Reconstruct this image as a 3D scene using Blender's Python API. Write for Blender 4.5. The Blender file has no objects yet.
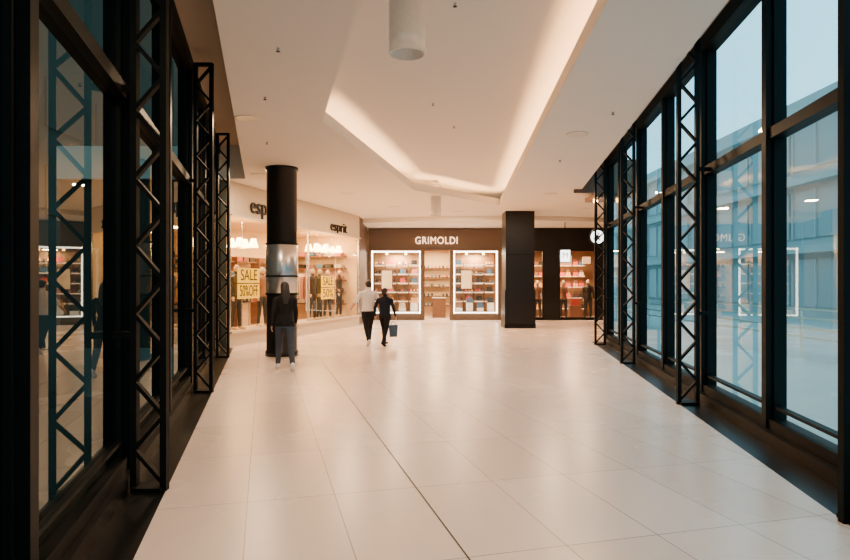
import bpy, bmesh, math, random
import numpy as np
from mathutils import Vector, Matrix, geometry
random.seed(4)
SC = bpy.context.scene
COL = SC.collection

# ------------------------------------------------------------ materials
def nt(name):
    m = bpy.data.materials.new(name); m.use_nodes = True
    t = m.node_tree; t.nodes.clear()
    o = t.nodes.new('ShaderNodeOutputMaterial')
    return m, t, o
def P(name, col, rough=0.5, metal=0.0, em=None, es=0.0, var=0.06, scale=6.0, bump=0.0, coat=0.0, spec=.5):
    m, t, o = nt(name)
    b = t.nodes.new('ShaderNodeBsdfPrincipled')
    b.inputs['Roughness'].default_value = rough
    b.inputs['Metallic'].default_value = metal
    b.inputs['Coat Weight'].default_value = coat
    b.inputs['Specular IOR Level'].default_value = spec
    tc = t.nodes.new('ShaderNodeTexCoord'); n = t.nodes.new('ShaderNodeTexNoise')
    n.inputs['Scale'].default_value = scale; n.inputs['Detail'].default_value = 3
    t.links.new(tc.outputs['Object'], n.inputs['Vector'])
    r = t.nodes.new('ShaderNodeMix'); r.data_type = 'RGBA'
    t.links.new(n.outputs['Fac'], r.inputs['Factor'])
    r.inputs['A'].default_value = tuple(c*(1-var) for c in col)+(1,)
    r.inputs['B'].default_value = tuple(min(1, c*(1+var)) for c in col)+(1,)
    t.links.new(r.outputs['Result'], b.inputs['Base Color'])
    if em:
        b.inputs['Emission Color'].default_value = (*em, 1)
        b.inputs['Emission Strength'].default_value = es
    if bump:
        bp = t.nodes.new('ShaderNodeBump'); bp.inputs['Strength'].default_value = bump
        t.links.new(n.outputs['Fac'], bp.inputs['Height']); t.links.new(bp.outputs['Normal'], b.inputs['Normal'])
    t.links.new(b.outputs['BSDF'], o.inputs['Surface'])
    return m
def glass(name, tint, base, amp, rough=0.01, gcol=(.85, .95, .93)):
    m, t, o = nt(name)
    tr = t.nodes.new('ShaderNodeBsdfTransparent'); tr.inputs['Color'].default_value = (*tint, 1)
    gl = t.nodes.new('ShaderNodeBsdfGlossy'); gl.inputs['Roughness'].default_value = rough
    gl.inputs['Color'].default_value = (*gcol, 1)
    lw = t.nodes.new('ShaderNodeLayerWeight'); lw.inputs['Blend'].default_value = .5
    p = t.nodes.new('ShaderNodeMath'); p.operation = 'POWER'; p.inputs[1].default_value = 4
    t.links.new(lw.outputs['Facing'], p.inputs[0])
    a = t.nodes.new('ShaderNodeMath'); a.operation = 'MULTIPLY_ADD'
    a.inputs[1].default_value = amp; a.inputs[2].default_value = base
    t.links.new(p.outputs[0], a.inputs[0])
    mx = t.nodes.new('ShaderNodeMixShader')
    t.links.new(a.outputs[0], mx.inputs[0]); t.links.new(tr.outputs[0], mx.inputs[1]); t.links.new(gl.outputs[0], mx.inputs[2])
    t.links.new(mx.outputs[0], o.inputs['Surface'])
    return m
TH = math.radians(14.7)
def floor_material():
    m, t, o = nt('floor_porcelain_tile')
    b = t.nodes.new('ShaderNodeBsdfPrincipled')
    tc = t.nodes.new('ShaderNodeTexCoord')
    def dot(v):
        d = t.nodes.new('ShaderNodeVectorMath'); d.operation = 'DOT_PRODUCT'
        d.inputs[1].default_value = v; t.links.new(tc.outputs['Object'], d.inputs[0]); return d.outputs['Value']
    u = dot((math.cos(TH), math.sin(TH), 0)); v = dot((-math.sin(TH), math.cos(TH), 0))
    def add(x, c):
        a = t.nodes.new('ShaderNodeMath'); a.operation = 'ADD'; a.inputs[1].default_value = c
        t.links.new(x, a.inputs[0]); return a.outputs[0]
    cx = t.nodes.new('ShaderNodeCombineXYZ')
    t.links.new(add(v, 50.8-4.67), cx.inputs[0]); t.links.new(add(u, .117+.634*40), cx.inputs[1])
    br = t.nodes.new('ShaderNodeTexBrick'); br.offset = 0; br.squash = 1
    br.inputs['Scale'].default_value = 1; br.inputs['Brick Width'].default_value = 1.27
    br.inputs['Row Height'].default_value = .634; br.inputs['Mortar Size'].default_value = .004
    br.inputs['Mortar Smooth'].default_value = .2; br.inputs['Bias'].default_value = 0
    br.inputs['Color1'].default_value = (.82, .67, .585, 1); br.inputs['Color2'].default_value = (.755, .60, .515, 1)
    br.inputs['Mortar'].default_value = (.30, .22, .18, 1)
    t.links.new(cx.outputs[0], br.inputs['Vector'])
    n = t.nodes.new('ShaderNodeTexNoise'); n.inputs['Scale'].default_value = .6; n.inputs['Detail'].default_value = 2
    t.links.new(tc.outputs['Object'], n.inputs['Vector'])
    t.links.new(br.outputs['Color'], b.inputs['Base Color'])
    rr = t.nodes.new('ShaderNodeMapRange'); rr.inputs['To Min'].default_value = .24; rr.inputs['To Max'].default_value = .30
    t.links.new(n.outputs['Fac'], rr.inputs['Value']); t.links.new(rr.outputs[0], b.inputs['Roughness'])
    t.links.new(b.outputs['BSDF'], o.inputs['Surface'])
    return m

M_floor = floor_material()
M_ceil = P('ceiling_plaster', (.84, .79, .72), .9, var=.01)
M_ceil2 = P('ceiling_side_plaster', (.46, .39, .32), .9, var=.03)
M_black = P('black_painted_steel', (.004, .005, .0045), .5, spec=.08)
M_granite = P('black_granite', (.006, .006, .006), .35, scale=60, var=.5, spec=.12)
M_col = P('column_black_lacquer', (.007, .006, .006), .35, var=.1, spec=.25)
M_glassL = glass('window_glass_smoked', (.20, .24, .21), .10, .42, gcol=(.66, .70, .66))
M_glassR = glass('window_glass_teal', (.56, .78, .80), .08, .50)
M_shopglass = glass('shop_glass', (.97, .97, .96), .02, .18)
M_wood = P('brown_wood_panel', (.16, .075, .04), .45, scale=9, var=.3)
M_backwood = P('display_back_wood', (.30, .17, .085), .6, scale=5, var=.25)
M_fascia = P('taupe_fascia', (.105, .068, .047), .5)
M_cream = P('cream_wall', (.80, .60, .36), .7)
M_fcream = P('shop_fascia_cream', (.60, .50, .37), .7)
M_plinth = P('plinth_stone', (.62, .52, .40), .4)
M_warm = P('warm_lamp', (1, .8, .5), .5, em=(1, .56, .17), es=22)
M_led = P('warm_led', (1, .7, .4), .5, em=(1, .54, .24), es=46)
M_neon = P('white_led', (1, 1, 1), .5, em=(1, .90, .74), es=10)
M_signw = P('sign_white', (1, 1, 1), .5, em=(.9, 1, .97), es=4.5)
M_signshelf = P('sign_and_shelf_glow_warm', (1, .75, .5), .5, em=(1, .62, .38), es=3.4)  # lit sign letters, also the added shelf glow strips
M_graphic = P('lit_graphic_panel', (.8, .45, .25), .5, em=(1, .5, .22), es=1.6, var=.8, scale=3)
M_dark = P('dark_interior', (.02, .017, .015), .6)
M_yellow = P('poster_yellow', (.85, .55, .005), .5, em=(.9, .55, .003), es=.35)
M_ink = P('ink_black', (.008, .008, .008), .5, spec=.25)
M_silver = P('silver_wrap', (.60, .60, .60), .25, metal=.85)
M_shade = P('pendant_mesh', (.58, .53, .47), .4, metal=.1, em=(1, .8, .6), es=.10, scale=30, var=.15)
M_white = P('white_plastic', (.75, .70, .60), .4)
M_concrete = P('facade_concrete', (.38, .45, .45), .8, scale=.4)
M_concrete2 = P('facade_panel_hazed', (.43, .50, .50), .8, scale=.4)  # paleness is haze put into the panel colour
M_facade2 = P('facade_glass_hazed', (.30, .37, .37), .45)  # kept near the concrete tone, haze painted into the colour
M_paving = P('terrace_paving', (.30, .35, .34), .6, scale=.8, var=.1)
M_greenwall = P('dark_render_wall', (.045, .058, .048), .8, scale=.5, var=.3)
M_skin = P('skin', (.50, .29, .20), .5)
M_hairb = P('hair_dark', (.018, .012, .010), .5, scale=80, var=.4)
M_tee = P('shirt_white', (.84, .78, .76), .8, bump=.1)
M_blackcl = P('cloth_black', (.010, .010, .012), .9, bump=.1, spec=.2)
M_jean = P('denim', (.03, .042, .07), .8, bump=.1)
M_navy = P('cloth_navy', (.010, .013, .024), .9, spec=.2)
M_shoe = P('sneaker_white', (.75, .75, .75), .5)
M_lips = P('lips', (.35, .12, .10), .5)
M_eye = P('eye', (.03, .02, .015), .2)
M_bag = P('bag_blue', (.03, .07, .13), .5)
M_bagw = P('bag_handle', (.06, .10, .14), .5)
M_manq = P('mannequin_skin', (.50, .38, .27), .4)
GOODS = [P('goods_%d' % i, c, .6) for i, c in enumerate([(.5, .05, .04), (.6, .30, .10), (.02, .02, .022), (.55, .45, .32), (.20, .09, .05), (.06, .12, .22), (.6, .2, .15), (.015, .012, .012)])]

# ------------------------------------------------------------ mesh builder
class MB:
    def __init__(s): s.v = []; s.f = []; s.mi = []; s.m = []; s.sm = []
    def mat(s, m):
        if m not in s.m: s.m.append(m)
        return s.m.index(m)
    def add(s, vs, fs, m, smooth=False):
        o = len(s.v); s.v += [tuple(v) for v in vs]; k = s.mat(m)
        for f in fs: s.f.append(tuple(i+o for i in f)); s.mi.append(k); s.sm.append(smooth)
    def box(s, c, d, m, rz=0):
        c = Vector(c); R = Matrix.Rotation(rz, 3, 'Z'); vs = []
        for z in (-1, 1):
            for x, y in ((-1, -1), (1, -1), (1, 1), (-1, 1)):
                vs.append(c+R @ Vector((x*d[0]/2, y*d[1]/2, z*d[2]/2)))
        s.add(vs, [(0, 3, 2, 1), (4, 5, 6, 7), (0, 1, 5, 4), (1, 2, 6, 5), (2, 3, 7, 6), (3, 0, 4, 7)], m)
    def beam(s, a, b, w, h, m, side=None):
        a = Vector(a); b = Vector(b); d = (b-a).normalized()
        if side is None:
            side = d.cross(Vector((0, 0, 1)))
            if side.length < 1e-3: side = Vector((1, 0, 0))
        side = Vector(side); side = (side-d*side.dot(d)).normalized(); up = side.cross(d).normalized()
        vs = []
        for p in (a, b):
            for x, y in ((-1, -1), (1, -1), (1, 1), (-1, 1)):
                vs.append(p+side*x*w/2+up*y*h/2)
        s.add(vs, [(0, 3, 2, 1), (4, 5, 6, 7), (0, 1, 5, 4), (1, 2, 6, 5), (2, 3, 7, 6), (3, 0, 4, 7)], m)
    def tube(s, a, b, r0, r1, m, n=24, cap=True):
        a = Vector(a); b = Vector(b); d = (b-a).normalized()
        x = d.orthogonal().normalized(); y = d.cross(x)
        vs = []
        for p, r in ((a, r0), (b, r1)):
            for i in range(n):
                t = 2*math.pi*i/n; vs.append(p+x*math.cos(t)*r+y*math.sin(t)*r)
        s.add(vs, [(i, (i+1) % n, n+(i+1) % n, n+i) for i in range(n)], m, True)
        if cap: s.add(vs, [tuple(range(n))[::-1], tuple(range(n, 2*n))], m)
    def lathe(s, c, prof, m, n=24):
        vs = []; c = Vector(c)
        for r, z in prof:
            for i in range(n):
                t = 2*math.pi*i/n; vs.append(c+Vector((math.cos(t)*r, math.sin(t)*r, z)))
        fs = [(k*n+i, k*n+(i+1) % n, (k+1)*n+(i+1) % n, (k+1)*n+i) for k in range(len(prof)-1) for i in range(n)]
        s.add(vs, fs, m, True)
    def poly(s, pts, m, holes=(), z=None, flip=False):
        loops = [[Vector((p[0], p[1], z if z is not None else p[2])) for p in l] for l in [pts]+list(holes)]
        tri = geometry.tessellate_polygon(loops); fl = [p for l in loops for p in l]
        fs = []
        for t in tri:
            n = (fl[t[1]]-fl[t[0]]).cross(fl[t[2]]-fl[t[0]])
            t = tuple(t)
            if (n.z < 0) != flip: t = t[::-1]
            fs.append(t)
        s.add(fl, fs, m)
    def quad(s, a, b, c, d, m): s.add([a, b, c, d], [(0, 1, 2, 3)], m)
    def wallloop(s, pts, z0, z1, m):
        n = len(pts)
        for i in range(n):
            a = pts[i]; b = pts[(i+1) % n]
            s.quad((a[0], a[1], z0), (b[0], b[1], z0), (b[0], b[1], z1), (a[0], a[1], z1), m)
    def obj(s, name, M=None, parent=None):
        me = bpy.data.meshes.new(name); me.from_pydata(s.v, [], s.f)
        for m in s.m: me.materials.append(m)
        me.polygons.foreach_set('material_index', s.mi); me.polygons.foreach_set('use_smooth', s.sm)
        me.update()
        o = bpy.data.objects.new(name, me); COL.objects.link(o)
        if parent: o.parent = parent
        if M is not None: o.matrix_local = M
        return o
def text(name, body, size, loc, m, parent=None, ext=.01, rz=0, align='CENTER', sx=1, sp=1):
    c = bpy.data.curves.new(name, 'FONT'); c.body = body; c.size = size; c.extrude = ext
    c.align_x = align; c.align_y = 'CENTER'; c.materials.append(m); c.space_character = sp
    o = bpy.data.objects.new(name, c); COL.objects.link(o)
    o.parent = parent; o.location = loc; o.rotation_euler = (math.pi/2, 0, rz); o.scale = (sx, 1, 1)
    return o
def area(name, loc, size, power, col, rot=(0, 0, 0), sy=None, spread=None):
    l = bpy.data.lights.new(name, 'AREA'); l.energy = power; l.color = col; l.size = size
    if sy: l.shape = 'RECTANGLE'; l.size_y = sy
    if spread: l.spread = spread
    o = bpy.data.objects.new(name, l); COL.objects.link(o); o.location = loc; o.rotation_euler = rot
    return o

XL = lambda Y, L: -L-.2622*Y
XR = lambda Y, L: L+.1368*Y
H1, H2, HS = 4.15, 4.62, 4.95

# ------------------------------------------------------------ floor / ceiling
f = MB()
f.poly([(XL(-3, .757), -3), (XR(-3, 2.25), -3), (XR(16.8, 2.25), 16.8), (5.0, 16.8), (8.7, 30), (-9, 30), (-9, 15.2), (XL(15.2, .757), 15.2)], M_floor, z=0)
def uv(u, v, z=.0015): return (u*math.cos(TH)-v*math.sin(TH), u*math.sin(TH)+v*math.cos(TH), z)
f.quad(uv(1.145, -1), uv(1.157, -1), uv(1.157, 12.2), uv(1.145, 12.2), M_dark)   # expansion joint
f.obj('floor')
b = MB()
b.poly([(XL(-3, 1.3), -3), (XL(-3, .757), -3), (XL(15.2, .757), 15.2), (XL(15.2, 1.3), 15.2)], M_granite, z=0.0)
b.beam((XL(-3, 1.12), -3, .06), (XL(15.1, 1.12), 15.1, .06), .16, .12, M_granite)
b.obj('baseboard_left')
b = MB()
b.poly([(XR(-3, 2.25), -3), (XR(-3, 2.85), -3), (XR(16.8, 2.85), 16.8), (XR(16.8, 2.25), 16.8)], M_granite, z=0.0)
b.beam((XR(-3, 2.64), -3, .06), (XR(16.4, 2.64), 16.4, .06), .16, .12, M_granite)
b.obj('baseboard_right')

outer = [(XL(-3, .46), -3), (XR(-3, 1.98), -3), (XR(16.8, 1.98), 16.8), (5.0, 16.8), (8.7, 30), (-9, 30), (-9, 15.0), (XL(15.0, .46), 15.0)]
hole = [(.5, 1), (1.40, 1), (2.45, 20.1), (-.33, 16.8), (-1.62, 9.7)]
c = MB()
c.poly(outer, M_ceil, holes=[hole], z=H1, flip=True)
c.wallloop(outer, H1, HS, M_ceil)
c.wallloop(hole, H1, H1+.2, M_ceil)
c.poly([(XL(-3, .44), -3), (XR(-3, 1.96), -3), (XR(16.8, 1.9), 16.7), (4.2, 25), (-4.2, 25), (-4.2, 15)], M_ceil, z=H2, flip=True)
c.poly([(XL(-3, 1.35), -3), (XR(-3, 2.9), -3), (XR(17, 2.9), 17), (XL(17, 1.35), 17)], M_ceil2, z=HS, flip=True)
c.poly([(XL(-3, 1.35), -3), (XR(-3, 2.9), -3), (XR(17, 2.9), 17), (XL(17, 1.35), 17)], M_dark, z=HS+.3)
c.obj('ceiling')
s = MB()
pts = []
N = 14
for i in range(N+1):
    t = i/N; X = -2.48+t*(7.6+2.48); Y = 24.4-1.7*math.sin(t*math.pi)*.6-.2*t
    pts.append((X, Y))
ring = pts+[(7.6, 26.45), (-2.48, 26.45)]
s.poly(ring, M_ceil, z=3.98, flip=True)
for i in range(N):
    a, d = pts[i], pts[i+1]
    s.quad((a[0], a[1], 3.98), (d[0], d[1], 3.98), (d[0], d[1], H1-.002), (a[0], a[1], H1-.002), M_ceil)
s.obj('trim_1')
led = MB()
def offs(a, b, d=.14):
    a = Vector((*a, 0)); b = Vector((*b, 0)); t = (b-a).normalized(); n = Vector((t.y, -t.x, 0))
    return a+n*d+t*.2, b+n*d-t*.2
for a, b2 in ((hole[1], hole[2]), (hole[2], hole[3]), (hole[3], hole[4])):
    p, q = offs(a, b2); p.z = q.z = H1+.06
    led.beam(p, q, .05, .04, M_led)
led.obj('cove_led_strip')
w = MB()
w.box((5.0, 16.72, 4.5), (1.9, .08, .9), M_wood)
w.box((5.15, 17.3, 4.0), (1.0, 1.1, .12), M_wood)
w.tube((4.75, 17.1, 3.84), (4.75, 17.1, 3.94), .06, .06, M_warm, 12)
w.obj('trim_2')

w = MB(); w.quad((XL(-3, 1.35), -3, 0), (XR(-3, 2.9), -3, 0), (XR(-3, 2.9), -3, 5), (XL(-3, 1.35), -3, 5), M_cream); w.obj('wall_back')
w = MB()
w.quad((5.0, 16.8, 0), (8.7, 30, 0), (8.7, 30, 5), (5.0, 16.8, 5), M_fascia)
w.box((4.99, 16.75, 2.5), (.16, .3, 5), M_black)
w.obj('wall_right')
w = MB(); w.quad((8.7, 30, 0), (-9, 30, 0), (-9, 30, 5), (8.7, 30, 5), M_cream); w.obj('wall_far')

# ------------------------------------------------------------ glazed walls
def glazing(name, X, L, ys, mg):
    g = MB(); y0, y1 = ys[0], ys[-1]
    dirv = Vector((X(1, 0)-X(0, 0), 1, 0)).normalized(); nrm = Vector((dirv.y, -dirv.x, 0))
    for i, y in enumerate(ys):
        g.beam((X(y, L), y, 0), (X(y, L), y, HS), .20, .11, M_black, side=nrm)
        g.beam((X(y, L), y, 0), (X(y, L), y, HS), .07, .17, M_black, side=nrm)
    for z, h, dp in ((.16, .12, .16), (3.12, .11, .15), (HS-.1, .2, .2), (.34, .03, .08)):
        g.beam((X(y0, L), y0, z), (X(y1, L), y1, z), dp, h, M_black)
    a = (X(y0, L), y0); c2 = (X(y1, L), y1)
    for z0, z1 in ((.2, 3.1), (3.15, HS-.15)):
        q = [(a[0], a[1], z0), (c2[0], c2[1], z0), (c2[0], c2[1], z1), (a[0], a[1], z1)]
        g.quad(*q, mg)
    g.obj(name)
glazing('window_1', XL, 1.17, [-2.95, -1.37, .73, 2.83, 4.93, 7.03, 9.13, 11.23, 13.33, 15.05], M_glassL)
glazing('window_2', XR, 2.72, [-2.95, -2.1, 0, 2.1, 4.2, 6.3, 8.4, 10.5, 12.6, 14.7, 16.55], M_glassR)

def lattice(X, y, La, Lb):
    g = MB(); h = 4.82; A = Vector((X(y, La), y, 0)); B = Vector((X(y, Lb), y, 0))
    dn = (B-A).normalized()
    for p in (A, B): g.beam(p, p+Vector((0, 0, h)), .05, .06, M_black, side=(1, 0, 0))
    g.beam(A+Vector((0, 0, h-.02)), B+Vector((0, 0, h-.02)), .06, .05, M_black)
    g.beam(A+Vector((0, 0, .02)), B+Vector((0, 0, .02)), .16, .03, M_black)
    n = 18; dz = (h-.1)/n
    for i in range(n):
        p, q = (A, B) if i % 2 == 0 else (B, A)
        g.beam(p+Vector((0, 0, .05+i*dz)), q+Vector((0, 0, .05+(i+1)*dz)), .05, .03, M_black, side=(0, 1, 0))
    for z in (1.2, 3.1):
        g.beam(B+Vector((0, 0, z)), B+dn*.16+Vector((0, 0, z)), .05, .05, M_black)
    g.obj('lattice_column')
for y in (.5, 4.75, 9.0, 13.2): lattice(XL, y, .77, 1.0)
for y in (.1, 4.1, 8.1, 12.2, 15.9): lattice(XR, y, 2.24, 2.48)

# ------------------------------------------------------------ interior columns
g = MB(); cx, cy = -3.17, 13.6
g.lathe((cx, cy, 0), [(0, .0), (.36, .0), (.36, .10), (.335, .12), (.33, H1-.06), (.36, H1-.05), (.36, H1), (0, H1)], M_col, 48)
g.lathe((cx, cy, 0), [(.34, 1.35), (.352, 1.36), (.352, 2.46), (.34, 2.47)], M_silver, 48)
for z in (1.36, 1.75, 2.46): g.lathe((cx, cy, 0), [(.35, z-.02), (.362, z-.015), (.362, z+.015), (.35, z+.02)], M_black, 48)
g.obj('round_column')
g = MB(); cx, cy = 3.36, 22.2
g.box((cx, cy, H1/2), (1.02, 1.02, H1), M_col)
for z in (1.35, 2.6): g.box((cx, cy, z), (1.04, 1.04, .02), M_black)
g.box((cx, cy, .08), (1.1, 1.1, .16), M_granite)
g.box((cx, cy, .75), (1.08, 1.08, 1.2), M_col)
g.obj('square_column')

# ------------------------------------------------------------ pendants, sprinklers, added ceiling fill lights
def pendant(x, y, zt, zb, r):
    g = MB(); g.lathe((x, y, 0), [(0, zt), (r*.35, zt), (r*.35, zt-.05), (r*.08, zt-.06), (r*.08, zb+.90), (r, zb+.88), (r, zb+.16), (r*1.02, zb+.155), (r*1.02, zb+.145), (r, zb+.14), (r, zb+.03), (r*1.03, zb+.02), (r*1.03, zb), (r*.93, zb), (r*.93, zb+.12), (0, zb+.12)], M_shade, 32)
    g.obj('cylinder_pendant_lamp')
pendant(-.17, 5.8, H2, 3.76, .17)
pendant(.32, 18.1, H2, 3.6, .16)
def cpt(u, v, z): Y = 614*(z-1.6)/(283-v); return ((u-425)/614*Y, Y, z)
g = MB()
for u, v, z in ((278, 48, H1), (265, 97, H1), (267, 142, H1), (455, 3, H2), (433, 103, H2), (454, 126, H2), (560, 160, H1), (613, 112, H1)):
    p = Vector(cpt(u, v, z)); g.tube(p, p-Vector((0, 0, .035)), .018, .012, M_silver, 12); g.tube(p-Vector((0, 0, .035)), p-Vector((0, 0, .04)), .024, .024, M_dark, 12)
g.obj('ceiling_sprinkler')
WARM = (1, .66, .38)
g = MB(); k = 0
for (x, y, pw) in ((-2.75, 9.5, 135), (2.6, 10.5, 110), (-3.9, 14.4, 130), (-2.2, 17.5, 180), (3.6, 17.5, 150), (-1, 20.5, 165), (1.2, 22, 165), (5.5, 21, 150), (-.75, 3.2, 110)):  # invented ceiling lights, added to brighten bridge and hall
    g.lathe((x, y, 0), [(0, H1-.004), (.16, H1-.004), (.19, H1-.012), (.19, H1)], M_white, 24)
    k += 1; area('fill_downlight_%d' % k, (x, y, H1-.03), .30, pw, WARM)
g.obj('fill_light_disc')  # discs modelled to go with the added lights

# ------------------------------------------------------------ figures
def figure(name, mats, height=1.7, legs=((16, 6), (-14, 14)), arms=((-14, 8), (16, 22)), out=(.13, .13), female=False, longhair=False, sleeve=True, tuck=.95, M=None, mannequin=False, voxel=.007, wide=1.0):
    bm = bmesh.new(); bones = []
    def ring_tube(pts, radii, label, n=14, lab=True):
        pts = [Vector(p) for p in pts]; rings = []
        for i, p in enumerate(pts):
            d = (pts[min(i+1, len(pts)-1)]-pts[max(i-1, 0)]).normalized()
            x = Vector((1, 0, 0)); x = (x-d*x.dot(d))
            if x.length < .2: x = Vector((0, 1, 0)); x = x-d*x.dot(d)
            x.normalize(); y = d.cross(x); r = radii[i]; r = r if isinstance(r, tuple) else (r, r)
            rings.append([bm.verts.new(p+x*math.cos(2*math.pi*k/n)*r[0]+y*math.sin(2*math.pi*k/n)*r[1]) for k in range(n)])
        for a, b2 in zip(rings, rings[1:]):
            for k in range(n): bm.faces.new((a[k], a[(k+1) % n], b2[(k+1) % n], b2[k]))
        bm.faces.new(rings[0][::-1]); bm.faces.new(rings[-1])
        if lab:
            for i in range(len(pts)-1):
                ra = radii[i]; rb = radii[i+1]; ra = sum(ra)/2 if isinstance(ra, tuple) else ra; rb = sum(rb)/2 if isinstance(rb, tuple) else rb
                bones.append((pts[i], pts[i+1], (ra+rb)/2, label))
    def ell(c3, r, label, br=None):
        mt = Matrix.Translation(c3) @ Matrix.Diagonal((*r, 1)); bmesh.ops.create_uvsphere(bm, u_segments=20, v_segments=14, radius=1, matrix=mt)
        bones.append((Vector(c3), Vector(c3)+Vector((0, 0, .001)), br if br else sum(r)/3, label))
    sw = .17 if female else .20
    T = 'top'
    tr = [(.82, .135, .10), (.91, .168 if female else .165, .118), (1.0, .145 if female else .158, .108), (1.1, .128 if female else .155, .10), (1.24, .155 if female else .172, .115), (1.35, sw-.005, .112), (1.42, sw-.03, .085), (1.465, .085, .065)]
    ring_tube([(0, .0, z) for z, _, _ in tr], [(a, b2) for _, a, b2 in tr], T, 24)
    ring_tube([(0, 0, 1.44), (0, .008, 1.49), (0, .015, 1.56)], [.062, .054, .055], 'skin')
    ell((0, .012, 1.615), (.074, .092, .108), 'skin', .09)
    ell((0, .045, 1.56), (.052, .05, .05), 'skin', .05)
    ring_tube([(0, .098, 1.63), (0, .118, 1.600), (0, .10, 1.592)], [.008, .015, .012], 'skin', 8)
    for sx in (-1, 1):
        ell((sx*.077, .005, 1.608), (.01, .02, .032), 'skin', .022)
        ell((sx*.031, .094, 1.622), (.013, .011, .009), 'eye', .012)
    ell((0, .094, 1.565), (.024, .010, .008), 'lips', .010)
    if not mannequin:
        ell((0, -.012, 1.645), (.083, .095, .092), 'hair', .085)
        ell((0, -.045, 1.60), (.074, .065, .085), 'hair', .07)
        if longhair:
            ring_tube([(0, -.06, 1.66), (0, -.095, 1.55), (0, -.115, 1.42), (0, -.12, 1.30)], [(.075, .05), (.085, .045), (.085, .035), (.05, .02)], 'hair', 16)
    for sx, (a, bd) in zip((-1, 1), legs):
        a = math.radians(a); b2 = a-math.radians(bd)
        hip = Vector((sx*.09, 0, .90)); kn = hip+Vector((sx*.03, math.sin(a), -math.cos(a)))*.43
        an = kn+Vector((sx*.02, math.sin(b2), -math.cos(b2)))*.41
        ring_tube([hip+Vector((0, 0, .03)), hip.lerp(kn, .3), hip.lerp(kn, .75), kn, kn.lerp(an, .3), kn.lerp(an, .75), an], [.092, .092, .070, .061, .060, .050, .048], 'pants', 16)
        pt = min(0, b2)*1.0
        Rm = Matrix.Rotation(pt, 3, 'X')
        F = [an+Rm @ Vector(q) for q in ((0, -.055, -.045), (0, -.02, -.04), (0, .06, -.055), (0, .13, -.062), (0, .185, -.066))]
        ring_tube(F, [(.036, .036), (.042, .044), (.046, .038), (.047, .030), (.03, .018)], 'shoe', 14)
    for sx, (a, bd), ou in zip((-1, 1), arms, out):
        a = math.radians(a); b2 = a+math.radians(bd)
        sh = Vector((sx*(sw-.012), 0, 1.395)); el = sh+Vector((sx*ou, math.sin(a), -math.cos(a))).normalized()*.28
        wr = el+Vector((sx*(ou*.3), math.sin(b2), -math.cos(b2))).normalized()*.25
        ring_tube([sh-Vector((sx*.03, 0, -.0)), sh+Vector((sx*.012, 0, -.03)), sh.lerp(el, .5), el], [.052, .06, .050, .043], 'sleeve', 14)
        ring_tube([el, el.lerp(wr, .35), wr], [.042, .040, .028], 'fore', 14)
        d = (wr-el).normalized(); side = Vector((0, 1, 0)); side = (side-d*side.dot(d)).normalized(); inn = Vector((-sx, 0, 0))
        ring_tube([wr, wr+d*.04, wr+d*.085], [(.02, .026), (.017, .038), (.014, .038)], 'skin', 12)
        for j, ln in enumerate((.062, .073, .068, .052)):
            r0 = wr+d*.075+side*(.028-j*.0185)
            ring_tube([r0, r0+d*ln*.45+inn*.006, r0+d*ln*.8+inn*.02, r0+d*ln*.95+inn*.032], [.0088, .0085, .0078, .0065], 'skin', 8)
        r0 = wr+d*.025+side*.028
        ring_tube([r0, r0+d*.03+side*.02+inn*.008, r0+d*.058+side*.024+inn*.016], [.012, .0105, .008], 'skin', 8)
    bmesh.ops.recalc_face_normals(bm, faces=bm.faces)
    me = bpy.data.meshes.new('tmp'); bm.to_mesh(me); bm.free()
    ob = bpy.data.objects.new('tmp', me); COL.objects.link(ob)
    md = ob.modifiers.new('r', 'REMESH'); md.mode = 'VOXEL'; md.voxel_size = voxel; md.use_smooth_shade = True
    sm = ob.modifiers.new('s', 'SMOOTH'); sm.iterations = 3; sm.factor = .5
    dg = bpy.context.evaluated_depsgraph_get(); dg.update()
    me2 = bpy.data.meshes.new_from_object(ob.evaluated_get(dg)); bpy.data.objects.remove(ob)
    me2.name = name
    n = len(me2.polygons); ce = np.empty(n*3); me2.polygons.foreach_get('center', ce); ce = ce.reshape(-1, 3)
    best = np.full(n, 1e9); lab = np.zeros(n, int); labels = ['top', 'skin', 'hair', 'eye', 'lips', 'pants', 'shoe', 'sleeve', 'fore']
    for a, b2, r, l in bones:
        a = np.array(a); d = np.array(b2)-a; t = np.clip(((ce-a)@d)/max(d@d, 1e-9), 0, 1)
        ds = np.linalg.norm(ce-(a+t[:, None]*d), axis=1)-r
        k = ds < best; best[k] = ds[k]; lab[k] = labels.index(l)
    hem = (lab == 0) & (ce[:, 2] < tuck); lab[hem] = 5
    up = (lab == 5) & (ce[:, 2] > tuck); lab[up] = 0
    if not mannequin:
        hd = ((lab == 1) | (lab == 2)) & (ce[:, 2] > 1.52)
        face = hd & (ce[:, 1] > .035) & (ce[:, 2] < 1.675); lab[face] = 1
        hh = hd & (ce[:, 2] >= 1.675); lab[hh] = 2
    tab = [mats['top'], mats['skin'], mats['hair'], mats.get('eye', M_eye), mats.get('lips', M_lips), mats['pants'], mats['shoe'], mats['top'], mats['top'] if sleeve else mats['skin']]
    me2.materials.clear()
    for m in tab: me2.materials.append(m)
    me2.polygons.foreach_set('material_index', lab.astype(np.int32)); me2.polygons.foreach_set('use_smooth', np.ones(n, bool))
    co = np.empty(len(me2.vertices)*3); me2.vertices.foreach_get('co', co); co = co.reshape(-1, 3)
    co[:, 2] -= co[:, 2].min(); co *= height/co[:, 2].max(); co[:, :2] *= wide; me2.vertices.foreach_set('co', co.ravel()); me2.update()
    o = bpy.data.objects.new(name, me2); COL.objects.link(o)
    if M is not None: o.matrix_world = M
    return o
def at(x, y, rz=0, z=0): return Matrix.Translation((x, y, z)) @ Matrix.Rotation(math.radians(rz), 4, 'Z')
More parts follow.
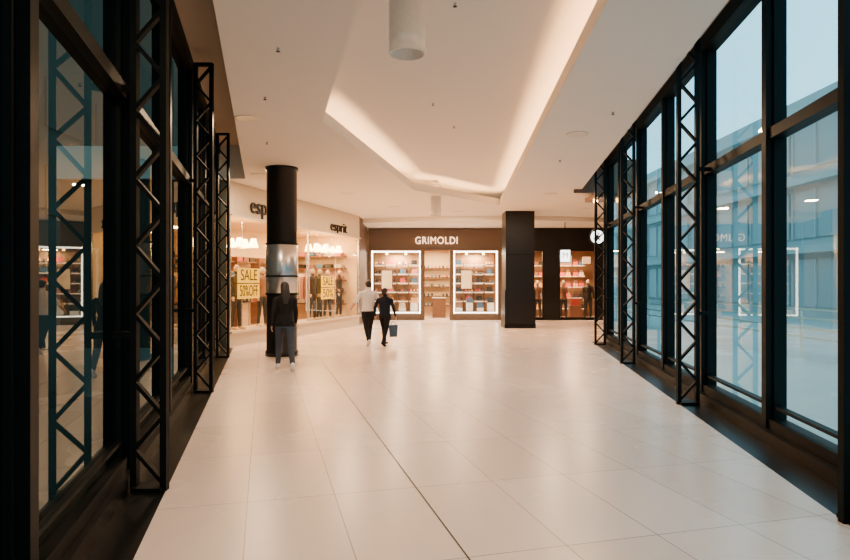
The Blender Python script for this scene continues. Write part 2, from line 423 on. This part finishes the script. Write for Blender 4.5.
figure('woman_walking', dict(top=M_blackcl, skin=M_skin, hair=M_hairb, pants=M_jean, shoe=M_shoe), 1.63, legs=((16, 5), (-14, 18)), arms=((-10, 12), (10, 20)), out=(.25, .2), female=True, longhair=True, tuck=.84, M=at(-2.58, 11.3, 18), wide=1.05)
figure('man_walking', dict(top=M_tee, skin=M_skin, hair=M_hairb, pants=M_blackcl, shoe=M_shoe), 1.68, legs=((-18, 16), (20, 4)), arms=((10, 40), (-14, 12)), out=(.5, .25), sleeve=False, tuck=.90, M=at(-1.46, 15.8, 24), wide=1.08)
figure('boy_walking', dict(top=M_navy, skin=M_skin, hair=M_hairb, pants=M_blackcl, shoe=M_blackcl), 1.48, legs=((17, 6), (-16, 12)), arms=((-12, 25), (6, 15)), out=(.35, .22), tuck=.9, M=at(-1.02, 15.6, -24), wide=1.1)
g = MB()
g.add([(-.04, -.09, 0), (.04, -.09, 0), (.04, .09, 0), (-.04, .09, 0), (-.05, -.11, .30), (.05, -.11, .30), (.05, .11, .30), (-.05, .11, .30)], [(0, 3, 2, 1), (0, 1, 5, 4), (1, 2, 6, 5), (2, 3, 7, 6), (3, 0, 4, 7)], M_bag)
for x in (-.045, .045):
    P3 = [Vector((x, -.06, .29)), Vector((x*.6, -.035, .37)), Vector((x*.2, 0, .40)), Vector((x*.6, .035, .37)), Vector((x, .06, .29))]
    for a, b2 in zip(P3, P3[1:]): g.beam(a, b2, .008, .008, M_bagw, side=(1, 0, 0))
bg = g.obj('shopping_bag', at(-.80, 15.50, -75, .24))

mq = figure('shop_mannequin', dict(top=M_dark, skin=M_manq, hair=M_manq, pants=GOODS[2], shoe=M_manq, eye=M_manq, lips=M_manq), 1.75, legs=((3, 1), (-3, 2)), arms=((4, 10), (-3, 14)), mannequin=True, tuck=.8, voxel=.009)
mq2 = figure('shop_mannequin', dict(top=GOODS[4], skin=M_manq, hair=M_manq, pants=GOODS[2], shoe=M_manq, eye=M_manq, lips=M_manq), 1.72, legs=((4, 1), (-2, 4)), arms=((20, 40), (-5, 10)), mannequin=True, female=True, tuck=.85, voxel=.009)

# ------------------------------------------------------------ clothing shop (left)
e = Vector((2.37, 8.1, 0)).normalized(); nn = Vector((-e.y, e.x, 0))
ME = Matrix(((e.x, nn.x, 0, -4.87), (e.y, nn.y, 0, 15.3), (0, 0, 1, 0), (0, 0, 0, 1)))
S = 8.44; g = MB()
g.box((S/2, .55, .17), (S, 1.1, .34), M_plinth)
g.box((S/2, -.02, .36), (S, .12, .05), M_plinth)
g.box((S/2, .06, 3.72), (S, .12, .84), M_fcream)
g.box((S/2, -.02, 3.3), (S, .1, .05), M_plinth)
for x in (.03, 4.3, S-.05): g.box((x, .03, 1.85), (.05, .06, 2.9), M_silver)
for x0, x1 in ((0, 4.3), (4.3, S)): g.quad((x0, .03, .38), (x1, .03, .38), (x1, .03, 3.28), (x0, .03, 3.28), M_shopglass)
g.quad((0, 3, 0), (S, 3, 0), (S, 3, 4.1), (0, 3, 4.1), M_cream)
g.quad((0, 0.1, 0), (0, 3, 0), (0, 3, 4.14), (0, 0.1, 4.14), M_cream)
g.quad((S, 0.1, 0), (S, 3, 0), (S, 3, 4.1), (S, 0.1, 4.1), M_cream)
g.quad((0, .1, 3.4), (S, .1, 3.4), (S, 3, 3.4), (0, 3, 3.4), M_cream)
for x in np.arange(.3, S-.6, 1.35):
    g.box((x+.55, 2.8, 1.25), (1.2, .35, .04), M_wood); g.box((x+.55, 2.8, 2.3), (1.2, .35, .04), M_wood); g.box((x, 2.8, 1.3), (.04, .35, 2.3), M_wood)
    for k in range(3):
        for z in (1.27, 2.32): g.box((x+.2+k*.36, 2.8, z+.08), (.28, .3, .15), random.choice(GOODS))
for x in (1.6, 3.0, 4.4, 5.9, 7.3):
    g.tube((x, 1.35, 1.95), (x, 2.5, 1.95), .018, .018, M_silver, 8)
    for y in (1.35, 2.5): g.tube((x, y, 0), (x, y, 1.95), .018, .018, M_silver, 8)
    for k in range(11):
        y = 1.42+k*.1; hh = .75+.2*random.random(); m = random.choice(GOODS)
        g.add([(x-.06, y-.02, 1.93), (x+.06, y-.02, 1.93), (x+.06, y+.02, 1.93), (x-.06, y+.02, 1.93), (x-.22, y-.025, 1.82), (x+.22, y-.025, 1.82), (x+.22, y+.025, 1.82), (x-.22, y+.025, 1.82), (x-.19, y-.03, 1.9-hh), (x+.19, y-.03, 1.9-hh), (x+.19, y+.03, 1.9-hh), (x-.19, y+.03, 1.9-hh)],
              [(0, 1, 2, 3), (0, 4, 5, 1), (1, 5, 6, 2), (2, 6, 7, 3), (3, 7, 4, 0), (4, 8, 9, 5), (5, 9, 10, 6), (6, 10, 11, 7), (7, 11, 8, 4), (8, 11, 10, 9)], m)
for z in (.8, 1.25, 1.7, 2.15, 2.6):
    g.box((S-.22, 1.7, z), (.36, 2.4, .04), M_wood)
    for k in range(6): g.box((S-.22, .75+k*.38, z+.1), (.3, .28, .14), random.choice(GOODS))
shop = g.obj('clothing_shop', ME)
text('sign_letters', 'esprit', .62, (1.6, -.03, 3.64), M_ink, shop, .02, sx=1.0)
text('sign_letters', 'esprit', .50, (6.5, -.03, 3.55), M_ink, shop, .02, sx=1.2)
def poster(name, s0, s1, z0, z1, rows, tt=-.03):
    g = MB(); h = (z1-z0)/len(rows)
    for i in range(len(rows)): g.box(((s0+s1)/2, tt, z1-h*(i+.5)), (s1-s0, .015, h*.93), M_yellow)
    o = g.obj(name, ME)
    for i, r in enumerate(rows):
        text('lettering', r, h*1.0, ((s0+s1)/2, tt-.012, z1-h*(i+.5)), M_ink, o, .002, sx=(s1-s0)/(h*len(r)*.68))
poster('sale_poster', .3, 1.32, 1.18, 2.0, ['SALE', '50%OFF'])
poster('sale_poster', 1.75, 2.4, 1.18, 2.0, ['SALE', '50%'])
poster('sale_poster', 5.1, 6.1, 1.05, 1.85, ['SALE', '50%'])
def chand(s_, z, n=4):
    g = MB(); g.tube((s_, .9, 3.4), (s_, .9, z), .012, .012, M_silver, 8)
    for k in range(n):
        a = 2*math.pi*k/n+.4; p = Vector((s_+.34*math.cos(a), .9+.3*math.sin(a), z))
        g.beam((s_, .9, z-.05), p, .015, .015, M_silver)
        g.lathe(p, [(0, .24), (.07, .24), (.14, 0), (.135, -.01), (0, -.01)], M_warm, 16)
    g.obj('shop_chandelier', ME)
chand(1.95, 2.62); chand(6.7, 2.75); chand(7.9, 2.75, 3)
mq.matrix_world = ME @ at(5.6, .55, 180, .34)
mq2.matrix_world = ME @ at(6.9, .6, 170, .34)
for me_, s_, r in ((mq.data, 7.9, 190), (mq2.data, 2.5, 175), (mq.data, 1.2, 180), (mq.data, 6.25, 200)):
    o = bpy.data.objects.new('shop_mannequin', me_); COL.objects.link(o); o.matrix_world = ME @ at(s_, .6, r, .34)
for s_ in (1.6, 4.6, 7): area('shop_lamp', ME @ Vector((s_, 1.3, 3.35)), .8, 190, (1, .60, .25))
w = MB()
w.box((-2.56, 24.98, H1/2), (.12, 2.9, H1-.01), M_fascia); w.obj('wall_left')
w = MB(); w.quad((-9, 15.15, 0), (-4.9, 15.15, 0), (-4.9, 15.15, 5), (-9, 15.15, 5), M_greenwall); w.obj('wall_outer')

# ------------------------------------------------------------ shoe shop (centre)
YF = 26.5
MG = Matrix.Translation((0, YF, 0))
def shoe(g, x, y, z, m):
    g.box((x, y, z+.012), (.09, .25, .024), M_dark)
    g.add([(x-.04, y-.12, z+.02), (x+.04, y-.12, z+.02), (x+.04, y+.12, z+.02), (x-.04, y+.12, z+.02), (x-.03, y-.10, z+.05), (x+.03, y-.10, z+.05), (x+.035, y+.11, z+.13), (x-.035, y+.11, z+.13), ], [(0, 1, 5, 4), (1, 2, 6, 5), (2, 3, 7, 6), (3, 0, 4, 7), (4, 5, 6, 7)], m)
def handbag(g, x, y, z, m, s=1):
    g.add([(x-.14*s, y-.06, z), (x+.14*s, y-.06, z), (x+.14*s, y+.06, z), (x-.14*s, y+.06, z), (x-.11*s, y-.03, z+.2*s), (x+.11*s, y-.03, z+.2*s), (x+.11*s, y+.03, z+.2*s), (x-.11*s, y+.03, z+.2*s)], [(0, 1, 5, 4), (1, 2, 6, 5), (2, 3, 7, 6), (3, 0, 4, 7), (4, 5, 6, 7)], m)
    q = [Vector((x-.07*s, y, z+.2*s)), Vector((x-.04*s, y, z+.31*s)), Vector((x+.04*s, y, z+.31*s)), Vector((x+.07*s, y, z+.2*s))]
    for a, b2 in zip(q, q[1:]): g.beam(a, b2, .015, .015, m, side=(0, 1, 0))
def display(g, x0, x1, z0=.32, z1=2.95, n=4):
    fr = .055
    for x in (x0, x1): g.box((x, 0, (z0+z1)/2), (fr, .1, z1-z0+fr), M_neon)
    g.box(((x0+x1)/2, 0, z1), (x1-x0, .1, fr), M_neon); g.box(((x0+x1)/2, 0, z0), (x1-x0, .1, fr*.7), M_neon)
    g.quad((x0, .02, z0), (x1, .02, z0), (x1, .02, z1), (x0, .02, z1), M_shopglass)
    g.box(((x0+x1)/2, .45, z0/2), (x1-x0+.1, .9, z0), M_fascia)
    g.quad((x0, 1.1, 0), (x1, 1.1, 0), (x1, 1.1, z1), (x0, 1.1, z1), M_backwood)
    w_ = (x1-x0)/n
    for i in range(n):
        g.box((x0+w_*i, .85, 1.55), (.03, .3, 1.9), M_wood)
        for z in (.80, 1.2, 1.6, 2.0, 2.4):
            g.box((x0+w_*(i+.5), .85, z), (w_*.96, .3, .03), M_white)
            g.box((x0+w_*(i+.5), .98, z-.03), (w_*.85, .03, .025), M_signshelf)  # added glowing strip so the shelf stands out
            if random.random() < .55: handbag(g, x0+w_*(i+.5), .78, z+.015, random.choice(GOODS))
            else:
                for k in (0, 1, 2): shoe(g, x0+w_*(i+.22+.28*k), .8, z+.015, random.choice(GOODS))
        h_ = .2+.22*(i % 2)
        g.box((x0+w_*(i+.5), .4, z0+h_/2), (w_*.6, .3, h_), M_white); handbag(g, x0+w_*(i+.5), .35, z0+h_, random.choice(GOODS), 1.1)
    for k in (.3, .7): g.tube((x0+(x1-x0)*k, .3, z1-.12), (x0+(x1-x0)*k, .3, z1-.02), .05, .05, M_warm, 12)
    g.box((x0+(x1-x0)*.3, .30, 1.75), (.50, .04, .85), M_wood); g.box((x0+(x1-x0)*.3, .27, 1.75), (.44, .02, .78), M_graphic)
g = MB()
g.box((.44, .15, 3.48), (5.75, .3, .95), M_fascia)
g.box((.44, -.03, 3.02), (5.75, .06, .05), M_wood)
for x in (-2.4, -.1, 1.15, 3.22): g.box((x, .1, 1.5), (.16, .3, 3.02), M_fascia)
display(g, -2.28, -.22); display(g, 1.26, 3.1)
g.quad((-2.5, 3.4, 0), (3.3, 3.4, 0), (3.3, 3.4, 4.1), (-2.5, 3.4, 4.1), M_cream)
g.quad((-2.5, .1, 3.2), (3.3, .1, 3.2), (3.3, 3.4, 3.2), (-2.5, 3.4, 3.2), M_ceil)
for z in (.5, .95, 1.4, 1.85, 2.3):
    g.box((.5, 3.2, z), (1.6, .3, .04), M_wood)
    for k in range(9): shoe(g, -.2+k*.18, 3.15, z+.02, random.choice(GOODS))
g.box((.65, 2.0, .45), (.6, .5, .9), M_wood); g.box((.65, 2.0, .92), (.66, .56, .04), M_white)
shoeshop = g.obj('shoe_shop', MG)
text('sign_letters', 'GRIMOLDI', .44, (.50, -.03, 3.42), M_signshelf, shoeshop, .01, sx=.83, sp=1.12)
for x in (-1.2, .5, 2.2): area('shop_lamp', (x, YF+.6, 2.88), .5, 200, (1, .70, .40), sy=.5)
area('shop_lamp', (.5, YF+2.2, 3.1), .8, 170, (1, .64, .32))

# ------------------------------------------------------------ black-fronted shop (right)
g = MB()
g.box((5.53, .15, 3.55), (4.30, .3, 1.15), M_ink)
for x, wd in ((3.6, .46), (5.45, .7), (7.55, .24)): g.box((x, .1, 1.5), (wd, .3, 3.0), M_ink)
for x0, x1 in ((3.8, 5.1), (5.8, 7.42)):
    g.quad((x0, .02, .1), (x1, .02, .1), (x1, .02, 2.95), (x0, .02, 2.95), M_shopglass)
    for x in (x0, x1): g.box((x, 0, 1.5), (.05, .08, 2.95), M_black)
    g.box(((x0+x1)/2, 0, .06), (x1-x0, .1, .12), M_black)
g.quad((3.35, 3.3, 0), (8.4, 3.3, 0), (8.4, 3.3, 4.1), (3.35, 3.3, 4.1), M_backwood)
g.quad((3.35, .1, 3.1), (7.65, .1, 3.1), (8.4, 3.3, 3.1), (3.35, 3.3, 3.1), M_backwood)
for x in np.arange(3.8, 7.4, .62):
    for z in (.4, .9, 1.4, 1.9, 2.4):
        g.box((x+.25, 2.2, z), (.56, .35, .03), M_white)
        for k in range(2): handbag(g, x+.12+k*.27, 2.15, z+.02, GOODS[0] if (x > 5.6 and random.random() < .5) else random.choice(GOODS), .9)
g.box((6.7, .9, .3), (.5, .4, .6), GOODS[4]); handbag(g, 6.7, .9, .6, GOODS[0], 1.5)
g.box((6.2, .5, 2.6), (.5, .03, .4), M_graphic); g.box((7.1, .5, 2.6), (.35, .03, .3), M_graphic)
g.box((4.3, .6, 2.55), (.7, .03, .5), M_graphic)
bs = g.obj('accessories_shop', MG)
for me_, x in ((mq.data, 4.6), (mq2.data, 6.15), (mq2.data, 5.0), (mq.data, 7.25)):
    o = bpy.data.objects.new('shop_mannequin', me_); COL.objects.link(o); o.matrix_world = at(x, YF+.8, 180, 0)
area('shop_lamp', (4.5, YF+1, 3.0), .6, 210, (1, .62, .30)); area('shop_lamp', (6.6, YF+1, 3.0), .6, 260, (1, .58, .32))

# ------------------------------------------------------------ hanging signs
def px(u, v, Y): return ((u-425)/614*Y, Y, 1.6+(283-v)/614*Y)
x, y, z = px(565, 256, 23.9)
g = MB(); g.box((x, y, z), (.42, .1, .5), M_black); g.box((x, y-.055, z), (.37, .02, .45), M_signw); g.box((x, y, (z+.25+3.97)/2), (.03, .03, 3.97-z-.25), M_black)
o = g.obj('illuminated_shop_sign')
text('lettering', 'M', .3, (x, y-.07, z+.02), M_ink, o, .004)
x, y, z = px(597, 237, 20.0)
g = MB(); g.tube((x, y-.05, z), (x, y+.05, z), .25, .25, M_black, 32); g.tube((x, y-.06, z), (x, y-.05, z), .215, .215, M_signw, 32)
for a in (.5, 2.2, 1.35):
    d = Vector((math.cos(a), 0, math.sin(a)))*.15; g.beam(Vector((x, y-.07, z))-d, Vector((x, y-.07, z))+d, .02, .035, M_ink, side=(0, 1, 0))
g.tube((x, y-.072, z), (x, y-.066, z), .05, .05, M_ink, 16)
g.tube((x, y, z+.25), (x, y, H1), .015, .015, M_black, 8)
g.obj('round_shop_sign')

# ------------------------------------------------------------ outside
g = MB(); g.box((30, 20, -.25), (51, 90, .1), M_paving); g.obj('terrace_ground')
g = MB(); X0 = 20
g.box((X0+3, 25, 5.6), (6, 90, 11.6), M_concrete)
for fl in range(3):
    z = .4+fl*3.6
    for k in range(20):
        g.box((X0-.01, -16+k*4.3, z+1.2), (.1, 3.9, 2.5), M_facade2)
        for q in (-1.95, 0, 1.95): g.box((X0-.08, -16+k*4.3+q, z+1.2), (.1, .10, 2.5), M_concrete2)
    g.box((X0-.2, 25, z+2.95), (.5, 90, .4), M_concrete2)
g.obj('neighbouring_building')
g = MB()
for k in range(32): g.beam((9.5, -4+k*1.5, -.2), (9.5, -4+k*1.5, .95), .05, .05, M_white)
for z in (.25, .48, .72, .95): g.beam((9.5, -4, z), (9.5, 42.5, z), .04, .05, M_white)
g.obj('terrace_railing')
g = MB()
g.box((-14, 25, 12), (.4, 100, 32), M_greenwall)
for k in range(24):
    for z in (1, 4.4, 7.6): g.box((-13.78, -14+k*3.4, z+.6), (.06, 2.2, 1.8), M_greenwall)
g.box((-7, -5, -3.2), (15, 60, .3), M_greenwall)
g.obj('dark_neighbouring_building')

# ------------------------------------------------------------ world, camera
W = bpy.data.worlds.new('World'); SC.world = W; W.use_nodes = True; t = W.node_tree; t.nodes.clear()
o = t.nodes.new('ShaderNodeOutputWorld'); bgd = t.nodes.new('ShaderNodeBackground'); bgd.inputs[0].default_value = (.42, .80, 1.0, 1); bgd.inputs[1].default_value = 3.3
t.links.new(bgd.outputs[0], o.inputs[0])
cd = bpy.data.cameras.new('camera'); cd.sensor_width = 36; cd.lens = 26.0; cd.shift_y = 3/850
cam = bpy.data.objects.new('camera', cd); COL.objects.link(cam); cam.location = (0, 0, 1.6); cam.rotation_euler = (math.pi/2, 0, 0)
SC.camera = cam
